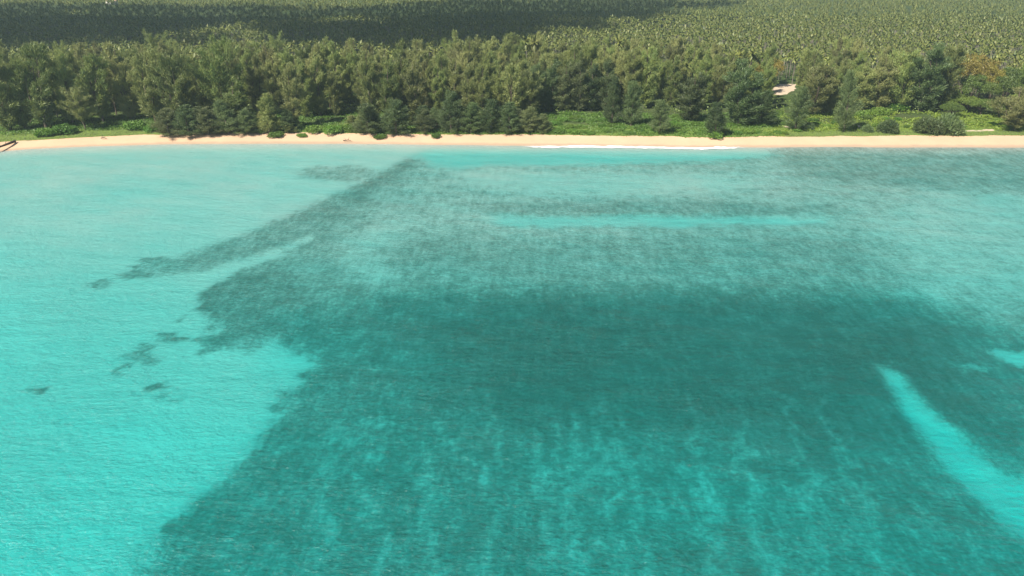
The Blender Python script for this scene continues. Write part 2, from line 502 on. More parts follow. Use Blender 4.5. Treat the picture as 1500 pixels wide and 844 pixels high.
# ------------------------------------------------------------------ beach and land
brow = np.linspace(0, 1, 26)
X = np.tile(XS, (26, 1))
Y = YW[None, :] * (1 - brow[:, None]) + YV[None, :] * brow[:, None]
Z = land_z(X, Y)
Z[0] = 0.0
damp = np.tile(1 - brow[:, None] / 0.45, (1, len(XS)))
o = mesh_obj('beach', np.stack([X, Y, Z], -1).reshape(-1, 3), grid_faces(26, len(XS)), M['sand'], smooth=True, attrs={'damp': np.clip(damp, 0, 1).ravel()})
tag(o, kind='structure', label='strip of pale pinkish sand between lagoon and trees')
lrow = np.concatenate([np.arange(0, 60, 1.2), np.arange(60, 190, 3.0), np.arange(190, 700, 15.0), [750, 900, 1200, 1800, 2600, 4000, 7500]])
X = np.tile(XS, (len(lrow), 1))
Y = YV[None, :] + lrow[:, None]
Z = land_z(X, Y)
def larea(pts, lo, hi):
    return sstep(-lo, hi, sdist(region(pts, 2.6), X + fbm(X * 0.15, Y * 0.15) * 3, Y + fbm(X * 0.15 + 9, Y * 0.15) * 4))
bare = larea([(1104, 130), (1112, 138), (1150, 139), (1164, 134), (1166, 124), (1150, 123)], 1.5, 2)
for p in ([(1150, 184), (1152, 187), (1180, 189), (1182, 186)], [(1245, 180), (1247, 183), (1260, 185), (1260, 182)], [(1268, 184.5), (1268, 186), (1300, 187), (1298, 185)], [(1395, 189.5), (1395, 191.5), (1455, 191.5), (1455, 189)], [(1385, 149), (1385, 155), (1400, 156), (1400, 149)], [(700, 152), (720, 155), (760, 155), (756, 151)], [(1210, 140), (1212, 146), (1300, 149), (1300, 142)]):
    bare = np.maximum(bare, 0.62 * larea(p, 1.0, 1.0))
grassy = np.clip(1 - (Y - yv(X)) / 38.0, 0, 1)
o = mesh_obj('ground', np.stack([X, Y, Z], -1).reshape(-1, 3), grid_faces(len(lrow), len(XS)), M['land'], smooth=True, attrs={'bare': bare.ravel(), 'grassy': grassy.ravel()})
tag(o, kind='structure', label='low sandy land under forest and palms')

# ------------------------------------------------------------------ foam along the waterline
fx = np.arange(-300, 300, 0.7)
px_of = photo_xy(fx, yw(fx), 0)[0]
main = sstep(715, 800, px_of) * (1 - sstep(1060, 1130, px_of))
thin = 0.25 + 0.35 * np.clip(fbm(fx * 0.04, fx * 0 + 1), -0.3, 1)
thick = np.clip(np.maximum(main, thin), 0, 1)
wid = 0.4 + 1.9 * main + 0.5 * np.clip(fbm(fx * 0.07, fx * 0 + 5), 0, 1)
offs = 0.8 * fbm(fx * 0.05, fx * 0 + 7) - 1.0 * main
rows_f = np.linspace(-1, 1, 7)
FX = np.tile(fx, (7, 1))
FY = yw(fx)[None, :] + offs[None, :] - 0.3 + rows_f[:, None] * wid[None, :] * (1 + 0.5 * fbm(fx * 0.4, fx * 0 + 4))[None, :]
FZ = np.maximum(0.02, land_z(FX, FY) + 0.03) + 0.10 * main[None, :] * (1 - rows_f[:, None] ** 2)
TH = thick[None, :] * (1 - 0.5 * rows_f[:, None] ** 2) * 1.0
o = mesh_obj('surf_foam', np.stack([FX, FY, FZ], -1).reshape(-1, 3), grid_faces(7, len(fx)), M['foam'], smooth=True, attrs={'thick': TH.ravel()})
tag(o, 'thin white line of surf foam breaking along the sand', 'foam', kind='stuff')

# ------------------------------------------------------------------ plant meshes
def unit(v):
    return v / np.maximum(np.linalg.norm(v, axis=-1, keepdims=True), 1e-9)

def leaves(C, Dr, L, W, r, N=None, jit=0.55):
    """kite-shaped leaves: base C, direction Dr, length L, width W"""
    n = len(C)
    N = r.normal(size=(n, 3)) if N is None else N + r.normal(0, jit, (n, 3))
    S = unit(np.cross(Dr, unit(N)))
    L, W = np.reshape(L, (-1, 1)), np.reshape(W, (-1, 1))
    m = C + Dr * L * 0.45
    V = np.stack([C, m + S * W / 2, C + Dr * L, m - S * W / 2], 1).reshape(-1, 3)
    return V, np.arange(4 * n).reshape(n, 4)

def tube(points, radii, sides=6):
    P = np.asarray(points, float)
    T = unit(np.gradient(P, axis=0))
    ref = np.array([0.31, 0.95, 0.0])
    A = unit(np.cross(T, ref))
    B = np.cross(T, A)
    a = np.linspace(0, 2 * math.pi, sides, endpoint=False)
    V = P[:, None, :] + (A[:, None, :] * np.cos(a)[None, :, None] + B[:, None, :] * np.sin(a)[None, :, None]) * np.asarray(radii)[:, None, None]
    Fc = []
    for i in range(len(P) - 1):
        for j in range(sides):
            Fc.append((i * sides + j, i * sides + (j + 1) % sides, (i + 1) * sides + (j + 1) % sides, (i + 1) * sides + j))
    return V.reshape(-1, 3), np.array(Fc)

def join(parts):
    V, Fc, n = [], [], 0
    for v, f in parts:
        V.append(v)
        Fc.append(f + n)
        n += len(v)
    return np.concatenate(V), np.concatenate(Fc)

def new_mesh(name, parts, mat, smooth=False):
    me = bpy.data.meshes.new(name)
    me_fill(me, *join(parts), smooth)
    me.materials.append(mat)
    return me

def casuarina(seed, style, mat):
    """unit tree 10 m tall; crown of needle sprays hung on ascending branches"""
    r = np.random.default_rng(seed)
    H = 10.0
    lean = r.normal(0, 0.35, 2)
    hz = np.linspace(0, 1, 7)
    tr = np.stack([lean[0] * hz ** 2 + 0.12 * np.sin(hz * 5 + seed), lean[1] * hz ** 2 + 0.12 * np.cos(hz * 4 + seed), hz * H], 1)
    nl = {'tall': 3, 'plume': 4, 'mop': 3}.get(style, 1)
    la = r.uniform(0, 6.28) + np.arange(nl) * 6.28 / nl + r.normal(0, 0.3, nl)
    lr = np.zeros(1) if nl == 1 else r.uniform(0.35, 0.95, nl) * {'tall': 1.0, 'plume': 1.45, 'mop': 1.9}[style]
    lt = np.ones(1) if nl == 1 else np.concatenate([[1.0], r.uniform(0.68, 0.95, nl - 1)])
    fat = 1.0 if nl == 1 else {'tall': 0.66, 'plume': 0.62, 'mop': 0.66}[style]
    def at(h, k=0):
        h = np.asarray(h, float)
        b = np.array([np.interp(h, hz, tr[:, j]) for j in range(3)]).T
        f = sstep(0.05, 0.6, h) * lr[k] + 0 * h
        off = np.stack([np.cos(la[k]) * f, np.sin(la[k]) * f, (lt[k] - 1) * H * h], -1)
        return b + off
    wood = [tube(tr, 0.17 * (1 - hz) ** 0.8 + 0.015)]
    if style == 'tall':
        nb, h0, prof = 66, 0.06, lambda h: 1.75 * np.sin(math.pi * np.clip((h + 0.06) / 1.10, 0, 1) ** 0.85) ** 0.75 + 0.12
    elif style == 'cone':
        nb, h0, prof = 66, 0.03, lambda h: 2.5 * (1 - h) ** 0.75 * (0.72 + 0.28 * np.minimum(1, h / 0.15)) + 0.15
    elif style == 'plume':
        nb, h0, prof = 62, 0.12, lambda h: 2.3 * np.sin(math.pi * np.clip((h - 0.02) / 1.05, 0, 1)) ** 0.6 + 0.1
    else:  # mop
        nb, h0, prof = 70, 0.30, lambda h: 3.6 * np.sin(math.pi * np.clip((h - 0.22) / 0.84, 0, 1)) ** 0.55 + 0.1
    Cs, Ds, Ls, Ws, Qs = [], [], [], [], []
    lobes = r.uniform(0, 6.28, 4)
    for k in range(nl if nl > 1 else 0):
        hh = np.linspace(0.12, 0.98, 6)
        wood.append(tube(at(hh, k), 0.10 * (1 - hh) + 0.012, 4))
    ax = []
    for b in range(nb):
        k = b % nl
        h = h0 + (0.97 - h0) * ((b + r.random()) / nb) ** 0.92
        az = b * 2.399 + r.normal(0, 0.4)
        R = fat * prof(h) * (0.66 + 0.50 * r.random()) * (1 + 0.22 * math.sin(2 * az + lobes[0] + 5 * h) + 0.14 * math.sin(3 * az + lobes[1] - 8 * h))
        el = math.radians(r.uniform(18, 48) + 25 * h)
        p0 = at(max(0.01, h - 0.10 * r.random() - 0.03), k)
        e = np.array([math.cos(az) * R, math.sin(az) * R, 0])
        p1 = at(h, k) + e + np.array([0, 0, R * math.tan(el) * 0.55])
        mid = (p0 + p1) / 2 + np.array([0, 0, 0.12 * R])
        if b % 2 == 0:
            wood.append(tube([p0, mid, p1], [0.045, 0.028, 0.008], 3))
        bd = unit(p1 - p0)
        ncl = 7
        for c in range(ncl):
            tt = 0.28 + 0.74 * (c + r.random()) / ncl
            q = (1 - tt) ** 2 * p0 + 2 * tt * (1 - tt) * mid + tt ** 2 * p1
            n = int(33 + 11 * r.random())
            cs = q + r.normal(0, 1, (n, 3)) * np.array([0.19, 0.19, 0.17]) * (0.7 + 0.5 * R / 2)
            dd = unit(bd * 0.75 + np.array([0, 0, 0.55 if h > 0.45 else 0.15]) + r.normal(0, 0.42, (n, 3)))
            Cs.append(cs)
            Qs.append(np.tile(q - [0, 0, 0.1], (n, 1)))
            ax.append(np.tile(at(max(0, h - 0.06), k), (n, 1)))
            Ds.append(dd)
            Ls.append(r.uniform(0.26, 0.60, n))
            Ws.append(r.uniform(0.036, 0.078, n))
    # the leader's own wisps at the very top
    for k in range(nl):
        n = 130
        hh = r.uniform(0.84, 1.02, n)
        Cs.append(at(hh, k) + r.normal(0, 0.11, (n, 3)))
        Qs.append(at(hh, k))
        ax.append(at(hh - 0.05, k))
        Ds.append(unit(np.array([0, 0, 0.9]) + r.normal(0, 0.42, (n, 3))))
        Ls.append(r.uniform(0.25, 0.6, n))
        Ws.append(r.uniform(0.036, 0.075, n))
    C = np.concatenate(Cs)
    C[:, 2] = np.maximum(C[:, 2], 0.05)
    out_n = C - np.concatenate(ax)
    out_n[:, 2] = 0
    out_n = unit(unit(out_n) + unit(C - np.concatenate(Qs)) * 0.7 + [0, 0, 0.55])
    crown = new_mesh('crown', [leaves(C, np.concatenate(Ds), np.concatenate(Ls), np.concatenate(Ws), r, out_n, 0.45)], mat)
    trunk = new_mesh('trunk', wood, M['bark'], True)
    return trunk, crown

CAS = {}
for s, n, mat in (('tall', 4, 'casuarina'), ('plume', 3, 'casuarina'), ('mop', 2, 'casuarina'), ('cone', 3, 'young')):
    CAS[s] = [casuarina(100 + 13 * i + len(s) * 7, s, M[mat]) for i in range(n)]
CAS['darktall'] = [casuarina(400 + i, 'tall', M['young']) for i in range(2)]
CAS['oldcone'] = [casuarina(300 + i, 'cone', M['casuarina']) for i in range(2)]

def palm(seed, fr=19, mat='palm'):
    """coconut palm, unit 10 m to the crown's heart: ringed bent trunk and feather fronds"""
    r = np.random.default_rng(seed)
    hz = np.linspace(0, 1, 8)
    b = r.uniform(-0.8, 0.8, 2)
    tr = np.stack([b[0] * hz ** 2, b[1] * hz ** 2, 10 * hz], 1)
    trunk = new_mesh('trunk', [tube(tr, 0.16 - 0.06 * hz + 0.10 * np.exp(-hz * 14), 6)], M['palm_bark'], True)
    return trunk, new_mesh('crown', [frond_crown(tr[-1], fr, r)], M[mat])

def frond_crown(top, nf, r, L0=2.4, seg=4):
    V, Fc = [], []
    for k in range(nf):
        az = k * 2.399 + r.normal(0, 0.2)
        el = math.radians(78 - 112 * (k / nf) ** 0.9 + r.normal(0, 8))
        L = L0 * r.uniform(0.8, 1.12)
        s = np.linspace(0, 1, seg + 1)
        ang = el - 1.25 * s ** 1.5 - (0.35 if seg == 1 else 0)
        step = L / seg
        pts = [np.array(top)]
        for q in range(seg):
            pts.append(pts[-1] + step * np.array([math.cos(az) * math.cos(ang[q]), math.sin(az) * math.cos(ang[q]), math.sin(ang[q])]))
        S = np.array([-math.sin(az), math.cos(az), 0])
        w = np.array([0.10, 0.42, 0.46, 0.34, 0.06])[:seg + 1] if seg == 4 else np.array([0.12, 0.5, 0.1]) if seg == 2 else np.array([0.42, 0.10])
        base = len(V)
        for q in range(seg + 1):
            V += [pts[q] + S * w[q] - np.array([0, 0, 0.5 * w[q]]), pts[q], pts[q] - S * w[q] - np.array([0, 0, 0.5 * w[q]])]
        for q in range(seg):
            a = base + 3 * q
            Fc += [(a, a + 1, a + 4, a + 3), (a + 1, a + 2, a + 5, a + 4)]
    return np.array(V), np.array(Fc)

PALM = [palm(500 + i, 17 + i % 4) for i in range(6)]

def broad(seed, mat, lobes=26, leaf=0.34, n=190, flat=0.75):
    """unit broadleaf tree 10 m tall, crown of leafy lobes with gaps"""
    r = np.random.default_rng(seed)
    wood = [tube([(0, 0, 0), (0.1, 0, 2), (0.2, 0.1, 4.5)], [0.3, 0.22, 0.12])]
    Cs, Ds, Ns = [], [], []
    for b in range(lobes):
        az, u = b * 2.399, (b + 0.5) / lobes
        R = 4.3 * math.sqrt(u) * r.uniform(0.8, 1.1)
        c = np.array([math.cos(az) * R, math.sin(az) * R, 4.2 + 4.6 * (1 - (R / 5.2) ** 2) * flat + r.normal(0, 0.6)])
        wood.append(tube([(0.1, 0, 2.5), c * [0.5, 0.5, 0.62], c], [0.10, 0.06, 0.02], 4))
        d = unit(r.normal(size=(n, 3)) + [0, 0, 0.35])
        Cs.append(c + d * r.uniform(0.6, 1.25, (n, 1)) * [1.05, 1.05, 0.7])
        Ds.append(unit(d * 0.3 + r.normal(0, 0.7, (n, 3))))
        Ns.append(d)
    C = np.concatenate(Cs)
    return new_mesh('trunk', wood, M['bark'], True), new_mesh('crown', [leaves(C, np.concatenate(Ds), r.uniform(0.7, 1.3, len(C)) * leaf, r.uniform(0.5, 0.9, len(C)) * leaf, r, np.concatenate(Ns), 0.5)], M[mat])
BROAD = [broad(700 + i, 'broad') for i in range(3)]
YELLOW = [broad(720 + i, 'yellow', 22, 0.34, 150) for i in range(2)]

def bush(seed, mat, n=2600, leaf=0.30, spiky=0.0):
    """unit shrub, 2 m high mound about 4 m across, several domes of leaves on short stems"""
    r = np.random.default_rng(seed)
    Cs, Ds, Ns, wood = [], [], [], []
    for b in range(9):
        az, R = b * 2.399, 1.5 * math.sqrt(b / 9)
        c = np.array([math.cos(az) * R, math.sin(az) * R, 0.35 + 0.55 * r.random() * (1.2 - R / 2)])
        s = r.uniform(0.6, 0.95)
        d = unit(r.normal(size=(n // 9, 3)))
        d[:, 2] = np.abs(d[:, 2]) * 1.1 - 0.25
        d = unit(d)
        Cs.append(c + d * s * r.uniform(0.75, 1.12 + spiky, (len(d), 1)))
        Ds.append(unit(d * (0.3 + spiky * 2) + r.normal(0, 0.5, d.shape) + [0, 0, 0.3]))
        Ns.append(unit(d + [0, 0, 0.3]))
        wood.append(tube([(c[0] * 0.2, c[1] * 0.2, 0), c], [0.06, 0.02], 4))
    C = np.concatenate(Cs)
    C[:, 2] = np.maximum(C[:, 2], 0.02)
    W = 0.3 if spiky else 0.7
    return new_mesh('stems', wood, M['bark'], True), new_mesh('foliage', [leaves(C, np.concatenate(Ds), r.uniform(0.7, 1.3, len(C)) * leaf, r.uniform(0.7, 1.2, len(C)) * leaf * W, r, np.concatenate(Ns), 0.5)], M[mat])
BUSH = [bush(800 + i, 'shrub') for i in range(4)]
GREYBUSH = [bush(820 + i, 'young', 3600, 0.42, 0.35) for i in range(2)]

def plant(name, meshes, parts, x, y, sc, rot=None, z=None):
    root = bpy.data.objects.new(name, None)
    COL.objects.link(root)
    root.empty_display_size = 0.5
    root.location = (x, y, float(land_z(np.array(x), np.array(y))) - 0.05 if z is None else z)
    root.rotation_euler = (0, 0, random.uniform(0, 6.283) if rot is None else rot)
    root.scale = sc
    for me, pn in zip(meshes, parts):
        link(pn, me, root)
    return root

# ------------------------------------------------------------------ where things stand along the shore, for their labels
MARKS = [(0, 'dark shaded corner'), (125, 'round-crowned lone tree'), (205, 'small grass clearing'), (330, 'broad grey-green tree'), (395, 'pale cone-shaped sapling'), (508, 'driftwood on sand'), (580, 'low blue-green trees'), (660, 'tallest blue-green tree'), (760, 'surf line start'), (845, 'dark-fronted stand'), (912, 'twin dark cones'), (966, 'lone dark cone'), (1048, 'dark tree touching sand'), (1085, 'big round-topped tree'), (1150, 'white sand clearing'), (1235, 'slim lone casuarina'), (1300, 'small dark bush'), (1345, 'pale-fronded palm'), (1425, 'yellow-leaved trees'), (1490, 'right-edge casuarina')]
def where(px):
    best = min(MARKS, key=lambda m: abs(m[0] - px))
    d = px - best[0]
    return best[1], ('behind ' if abs(d) < 12 else 'left of ' if d < 0 else 'right of ')

# ------------------------------------------------------------------ front trees, one by one (photo column, foot, top, half width)
front = [
    ('mop', 125, 190, 134, 21, 'round-crowned lone casuarina with bare trunk beside the small grass clearing'),
    ('plume', 68, 190, 68, 28, 'tall pale olive casuarina nearest the dark left corner'),
    ('tall', 14, 192, 62, 26, 'dark shaded casuarina at the left edge behind the leaning trunk'),
    ('tall', 38, 188, 90, 20, 'shaded casuarina between left edge and the tall pale olive one'),
    ('plume', 108, 183, 80, 22, 'olive casuarina rising directly behind the round-crowned lone tree'),
    ('plume', 152, 180, 82, 24, 'olive casuarina left of the grass clearing, behind the lone tree'),
    ('tall', 190, 176, 66, 22, 'tallest olive casuarina behind the small grass clearing'),
    ('plume', 228, 178, 76, 26, 'pinkish grey casuarina at the right end of the grass clearing'),
    ('plume', 262, 182, 80, 26, 'grey casuarina above the saplings, right of the grass clearing'),
    ('mop', 330, 178, 68, 36, 'broad grey-green casuarina with the widest crown in the left half'),
    ('tall', 345, 188, 120, 22, 'shorter grey-green casuarina in front of the broad one'),
    ('oldcone', 395, 193, 136, 17, 'pale cone-shaped casuarina sapling left of the beach shrubs'),
    ('tall', 432, 186, 92, 20, 'olive casuarina just right of the pale cone-shaped sapling'),
    ('cone', 248, 196, 158, 20, 'leftmost grey-green sapling at the edge of the sand'),
    ('cone', 276, 196, 152, 20, 'second grey-green sapling from the grass clearing'),
    ('cone', 305, 195, 156, 20, 'third grey-green sapling from the grass clearing'),
    ('cone', 334, 194, 146, 20, 'tallest grey-green sapling at the sand below the broad tree'),
    ('cone', 362, 194, 158, 18, 'sapling at the sand just left of the pale cone-shaped one'),
    ('cone', 422, 191, 160, 16, 'small sapling just right of the pale cone-shaped one'),
    ('cone', 538, 194, 150, 24, 'left one of the low blue-green beach trees near the driftwood'),
    ('cone', 579, 195, 146, 24, 'rounded blue-green beach tree standing alone right of the driftwood'),
    ('cone', 622, 193, 160, 18, 'small blue-green beach tree left of the taller one'),
    ('cone', 660, 193, 134, 22, 'tallest of the blue-green beach trees in the middle'),
    ('cone', 690, 193, 150, 20, 'blue-green beach tree right of the tallest one'),
    ('cone', 718, 193, 146, 20, 'blue-green beach tree left of the surf line, second from the tallest'),
    ('cone', 746, 194, 150, 20, 'blue-green beach tree above the left end of the surf line'),
    ('cone', 774, 193, 156, 18, 'blue-green beach tree second from the right of its row'),
    ('cone', 797, 193, 166, 14, 'small blue-green beach tree at the right end of its row'),
    ('darktall', 788, 163, 94, 17, 'leftmost tree of the dark-fronted stand above the green scrub'),
    ('darktall', 808, 163, 90, 17, 'second tree from the left in the dark-fronted stand'),
    ('darktall', 828, 164, 94, 17, 'third tree from the left in the dark-fronted stand'),
    ('darktall', 848, 164, 92, 17, 'fourth tree from the left in the dark-fronted stand'),
    ('darktall', 868, 164, 96, 17, 'fifth tree from the left in the dark-fronted stand'),
    ('darktall', 888, 165, 90, 16, 'rightmost tree of the dark-fronted stand, behind the twin cones'),
    ('cone', 897, 182, 114, 15, 'left and taller of the twin dark cone trees'),
    ('cone', 925, 184, 120, 17, 'right and wider of the twin dark cone trees'),
    ('cone', 966, 194, 146, 17, 'lone dark cone tree rising from green scrub by the beach'),
    ('darktall', 1012, 178, 108, 22, 'dark green casuarina between the lone cone and the round-topped tree'),
    ('cone', 1048, 198, 150, 17, 'dark tree reaching down to the sand, left of the round-topped tree'),
    ('darktall', 1080, 184, 92, 30, 'big round-topped dark casuarina in the right half'),
    ('cone', 1112, 184, 134, 22, 'bushy dark tree left of the white sand clearing'),
    ('cone', 1165, 190, 128, 17, 'dark tree with bare foot beside the sandy track'),
    ('plume', 1190, 172, 98, 26, 'rounded olive casuarina below the white sand clearing'),
    ('cone', 1235, 192, 104, 16, 'slim casuarina standing alone in the yellow-green scrub'),
    ('tall', 1212, 168, 112, 16, 'olive casuarina just left of the slim lone one'),
    ('tall', 1262, 164, 92, 20, 'olive casuarina behind the slim lone one'),
    ('tall', 1288, 163, 84, 20, 'tall casuarina above the small dark bush on the bank'),
    ('plume', 1318, 163, 78, 24, 'tall full-crowned casuarina left of the pale palm'),
    ('darktall', 1352, 165, 66, 26, 'tallest dark casuarina right behind the pale palm'),
    ('tall', 1376, 162, 64, 20, 'tall brownish casuarina left of the yellow-leaved trees'),
    ('plume', 1484, 190, 128, 28, 'broad dark casuarina at the right edge near the sand'),
    ('tall', 1510, 184, 118, 24, 'tall casuarina half cut off by the right edge'),
]
for i, px in enumerate(np.arange(238, 800, 13.5)):
    if 440 < px < 520:
        continue
    q, f_ = px + random.uniform(-5, 5), random.uniform(184, 192)
    hgt_ = random.uniform(16, 30)
    front.append((random.choice(['cone', 'cone', 'oldcone']), q, f_, f_ - hgt_, random.uniform(11, 16), None))
used_cells = []
n_cas = 0
for style, px, foot, top_, hw, label in front:
    x, y = gp(px, foot, 2.5)
    d = ray(px, top_)
    h = CAM_Z + d[2] / d[1] * y - 2.4
    v = random.choice(CAS[style])
    half = {'tall': 2.2, 'darktall': 2.0, 'plume': 2.7, 'mop': 3.7, 'cone': 2.5, 'oldcone': 2.5}[style]
    w = hw * math.hypot(x, y, 78) / F / half
    r_ = plant('casuarina_sapling' if 'cone' in style and h < 14 else 'casuarina_tree', v, ('trunk', 'crown'), x, y, (w, w, h / 10))
    if label is None:
        mk, side = where(px)
        label = ('low' if h < 6.5 else 'taller') + (' pale olive' if style == 'oldcone' else ' grey-green') + f' sapling in the beach thicket, ' + ('at the sand, ' if foot > 188 else 'set back, ') + f'{side}{mk}'
    tag(r_, label, 'tree', 'casuarina trees along the shore')
    used_cells.append((x, y, hw * 0.32))
    n_cas += 1

# ------------------------------------------------------------------ the casuarina belt behind, row by row
ROWN = ['in front row', 'in second row', 'in third row', 'in fourth row', 'in fifth row', 'in sixth row', 'in seventh row', 'in backmost row']
depth_rows = [374, 388, 402, 417, 432, 447, 464, 482]
back_limit_px = np.array([[-100, 440], [150, 446], [400, 455], [650, 476], [820, 500], [980, 500], [1060, 480], [1200, 462], [1330, 470], [1360, 470], [1400, 440], [1420, 380], [1700, 380]])
cnt = {}
for ri, yy in enumerate(depth_rows):
    step = 11.2
    xx = -0.69 * yy + (6 if ri % 2 else 0)
    while xx < 0.69 * yy:
        x = xx + random.uniform(-3.5, 3.5)
        y = yy + random.uniform(-5, 5)
        xx += step
        px = photo_xy(x, y, 2)[0]
        py0 = photo_xy(x, y, 2)[1]
        if y > np.interp(px, back_limit_px[:, 0], back_limit_px[:, 1]):
            continue
        if px > 1385 or n_cas >= 345:
            continue
        if y - float(yv(x)) < 26 and 130 < px < 520:
            continue
        if y < 392 and (780 < px < 1260 or px > 1260):
            continue
        if 1128 < px < 1164 and y < 466:       # the gap that shows the white sand clearing
            continue
        if any((x - ux) ** 2 + (y - uy) ** 2 < max(5.5, ur) ** 2 for ux, uy, ur in used_cells):
            continue
        h = random.gauss(25.5, 2.6) if px < 1050 else random.gauss(22.5, 3.2)
        h = min(max(h, 17), 31)
        style = random.choice(['tall', 'tall', 'tall', 'plume', 'plume', 'mop'] if px < 420 else ['tall', 'tall', 'tall', 'tall', 'plume'])
        w = h / 10 * random.uniform(0.82, 1.12) * (0.78 if style == 'mop' else 1.0)
        r_ = plant('casuarina_tree', random.choice(CAS[style]), ('trunk', 'crown'), x, y, (w, w, h / 10))
        mk, side = where(px)
        size = 'tall' if h > 26 else 'short' if h < 22 else 'mid-sized'
        form = {'tall': 'narrow', 'plume': 'full-crowned', 'mop': 'wide-crowned'}[style]
        tag(r_, f'{size} {form} casuarina {ROWN[ri]}, {side}{mk}', 'tree', f'{size} {form} casuarinas {ROWN[ri]} {side}{mk}')
        n_cas += 1

# ------------------------------------------------------------------ broadleaf and yellowing trees at the right
for i, (px, foot, top_, hw, kind, label) in enumerate([
    (1405, 150, 78, 22, 'yellow', 'yellow-leaved tree furthest left in the yellowing clump'),
    (1432, 146, 80, 20, 'yellow', 'yellow-leaved tree in the middle of the yellowing clump'),
    (1448, 150, 96, 18, 'yellow', 'brownish-yellow tree lowest in the yellowing clump'),
    (1418, 160, 108, 20, 'broad', 'grey-green broadleaf tree below the yellowing clump'),
    (1442, 158, 118, 17, 'broad', 'bright green dome-shaped tree below the brownish-yellow one'),
    (1466, 158, 112, 20, 'broad', 'bright green dome-shaped tree right of its twin, near the right edge'),
    (1492, 160, 106, 20, 'broad', 'green broadleaf tree at the right edge behind the casuarina'),
    (1378, 160, 140, 24, 'broad', 'low spreading green tree right of the pale palm'),
    (1412, 162, 140, 26, 'broad', 'low dark spreading tree behind the dead fronds'),
    (1392, 172, 150, 16, 'broad', 'small bushy green tree just left of the dead fronds'),
    (1436, 168, 144, 20, 'broad', 'low bushy tree right of the dead fronds'),
    (1462, 172, 150, 18, 'broad', 'low bushy tree left of the right-edge casuarina'),
    (1488, 174, 138, 20, 'broad', 'bushy tree half behind the right-edge casuarina'),
    (1400, 140, 100, 18, 'broad', 'dark green tree left in the clump under the yellow leaves'),
    (1474, 140, 98, 20, 'broad', 'green tree right of the yellowing clump'),
    (1500, 138, 92, 18, 'broad', 'green tree at right edge beside the palms'),
    (1104, 140, 92, 14, 'yellow', 'slim yellow-green tree left above the white sand clearing'),
    (1132, 128, 84, 14, 'yellow', 'slim yellow-green tree right behind the white sand clearing'),
    (1205, 165, 142, 18, 'broad', 'low bright green tree left of the slim lone casuarina'),
    (495, 168, 140, 12, 'broad', 'small light green tree in a gap above the beach shrubs'),
    (484, 160, 128, 12, 'broad', 'small green tree left in the gap above the beach shrubs'),
]):
    x, y = gp(px, foot, 2.7)
    d = ray(px, top_)
    h = max(3.0, CAM_Z + d[2] / d[1] * y - 2.6)
    w = hw * math.hypot(x, y, 78) / F / 5.0
    r_ = plant('yellowing_tree' if kind == 'yellow' else 'broadleaf_tree', random.choice(YELLOW if kind == 'yellow' else BROAD), ('trunk', 'crown'), x, y, (w, w, h / 9.3))
    tag(r_, label, 'tree', 'broadleaf trees in and beside the belt')

# ------------------------------------------------------------------ shrubs on the bank
shr = []
for px, foot, hw, mats, label in [
    (1300, 194, 13, 'g', 'small dark bush alone on the bank, left of the wide one'),
    (1358, 195, 17, 'g', 'left half of the wide dark bush on the grassy bank'),
    (1384, 195, 19, 'g', 'right half of the wide dark bush on the grassy bank'),
    (1183, 190, 9, 'g', 'small round dark bush right of the sandy track'),
    (1270, 193, 8, 'g', 'smallest dark bush below the slim lone casuarina'),
    (460, 193, 14, 's', 'leftmost light green beach shrub beside the pale sapling'),
    (487, 194, 16, 's', 'rounded light green beach shrub above the driftwood'),
    (512, 192, 14, 's', 'right light green beach shrub above the driftwood'),
    (556, 199, 10, 's', 'bright green shrub spilling onto the sand right of the driftwood'),
    (638, 199, 8, 's', 'small green shrub on the sand under the tallest blue-green tree'),
    (385, 193, 10, 's', 'bright green shrub at the foot of the pale cone-shaped sapling'),
    (405, 197, 12, 's', 'dark green shrub spilling onto the sand below the pale sapling'),
    (442, 197, 8, 's', 'small green shrub on the sand left of the light green ones'),
    (1048, 201, 12, 's', 'bright green shrub on the sand under the dark tree'),
    (1288, 171, 14, 's', 'yellow-green mound of shrub behind the slim lone casuarina'),
    (1258, 173, 13, 's', 'yellow-green shrub just right of the slim lone casuarina'),
    (1310, 163, 16, 's', 'blue-green mound of shrub under the tall casuarinas'),
    (222, 192, 12, 's', 'pale green shrub at the right end of the grass clearing'),
    (198, 189, 16, 's', 'low green shrub in the middle of the grass clearing'),
    (95, 196, 16, 's', 'dull green shrub left of the round-crowned lone tree'),
    (66, 199, 14, 's', 'dull green shrub nearest the dark left corner'),
]:
    x, y = gp(px, foot, 2.2)
    w = hw * math.hypot(x, y, 78) / F / 2.2
    hs = {'g': 1.25, 's': 0.85}[mats] * w * random.uniform(0.9, 1.1)
    r_ = plant('dark_bush' if mats == 'g' else 'beach_shrub', random.choice(GREYBUSH if mats == 'g' else BUSH), ('stems', 'foliage'), x, y, (w, w, hs))
    tag(r_, label, 'shrub', 'shrubs on the bank')
    shr.append((x, y))
for px in np.arange(806, 1500, 15.0):
    for foot in (193, 185, 176, 168):
        q = px + random.uniform(-6, 6)
        f_ = foot + random.uniform(-3, 3)
        if random.random() < 0.25 or (q > 1180 and foot == 193) or (1310 < q < 1460 and f_ < 178 and f_ > 166):
            continue
        x, y = gp(q, f_, 2.4)
        w = random.uniform(0.7, 1.35)
        r_ = plant('beach_shrub', random.choice(BUSH), ('stems', 'foliage'), x, y, (w * 1.3, w * 1.1, w * random.uniform(0.6, 0.95)))
        mk, side = where(q)
        look = ('wide ' if w > 1.15 else 'small ' if w < 0.85 else '') + 'green'
        rowt = {193: 'lowest on the bank', 185: 'halfway up the bank', 176: 'high on the bank', 168: 'at the foot of the belt'}[foot]
        tag(r_, f'{look} shrub {rowt}, {side if side != "behind " else "beside "}{mk}', 'shrub', f'scrub shrubs {rowt} {side}{mk}')

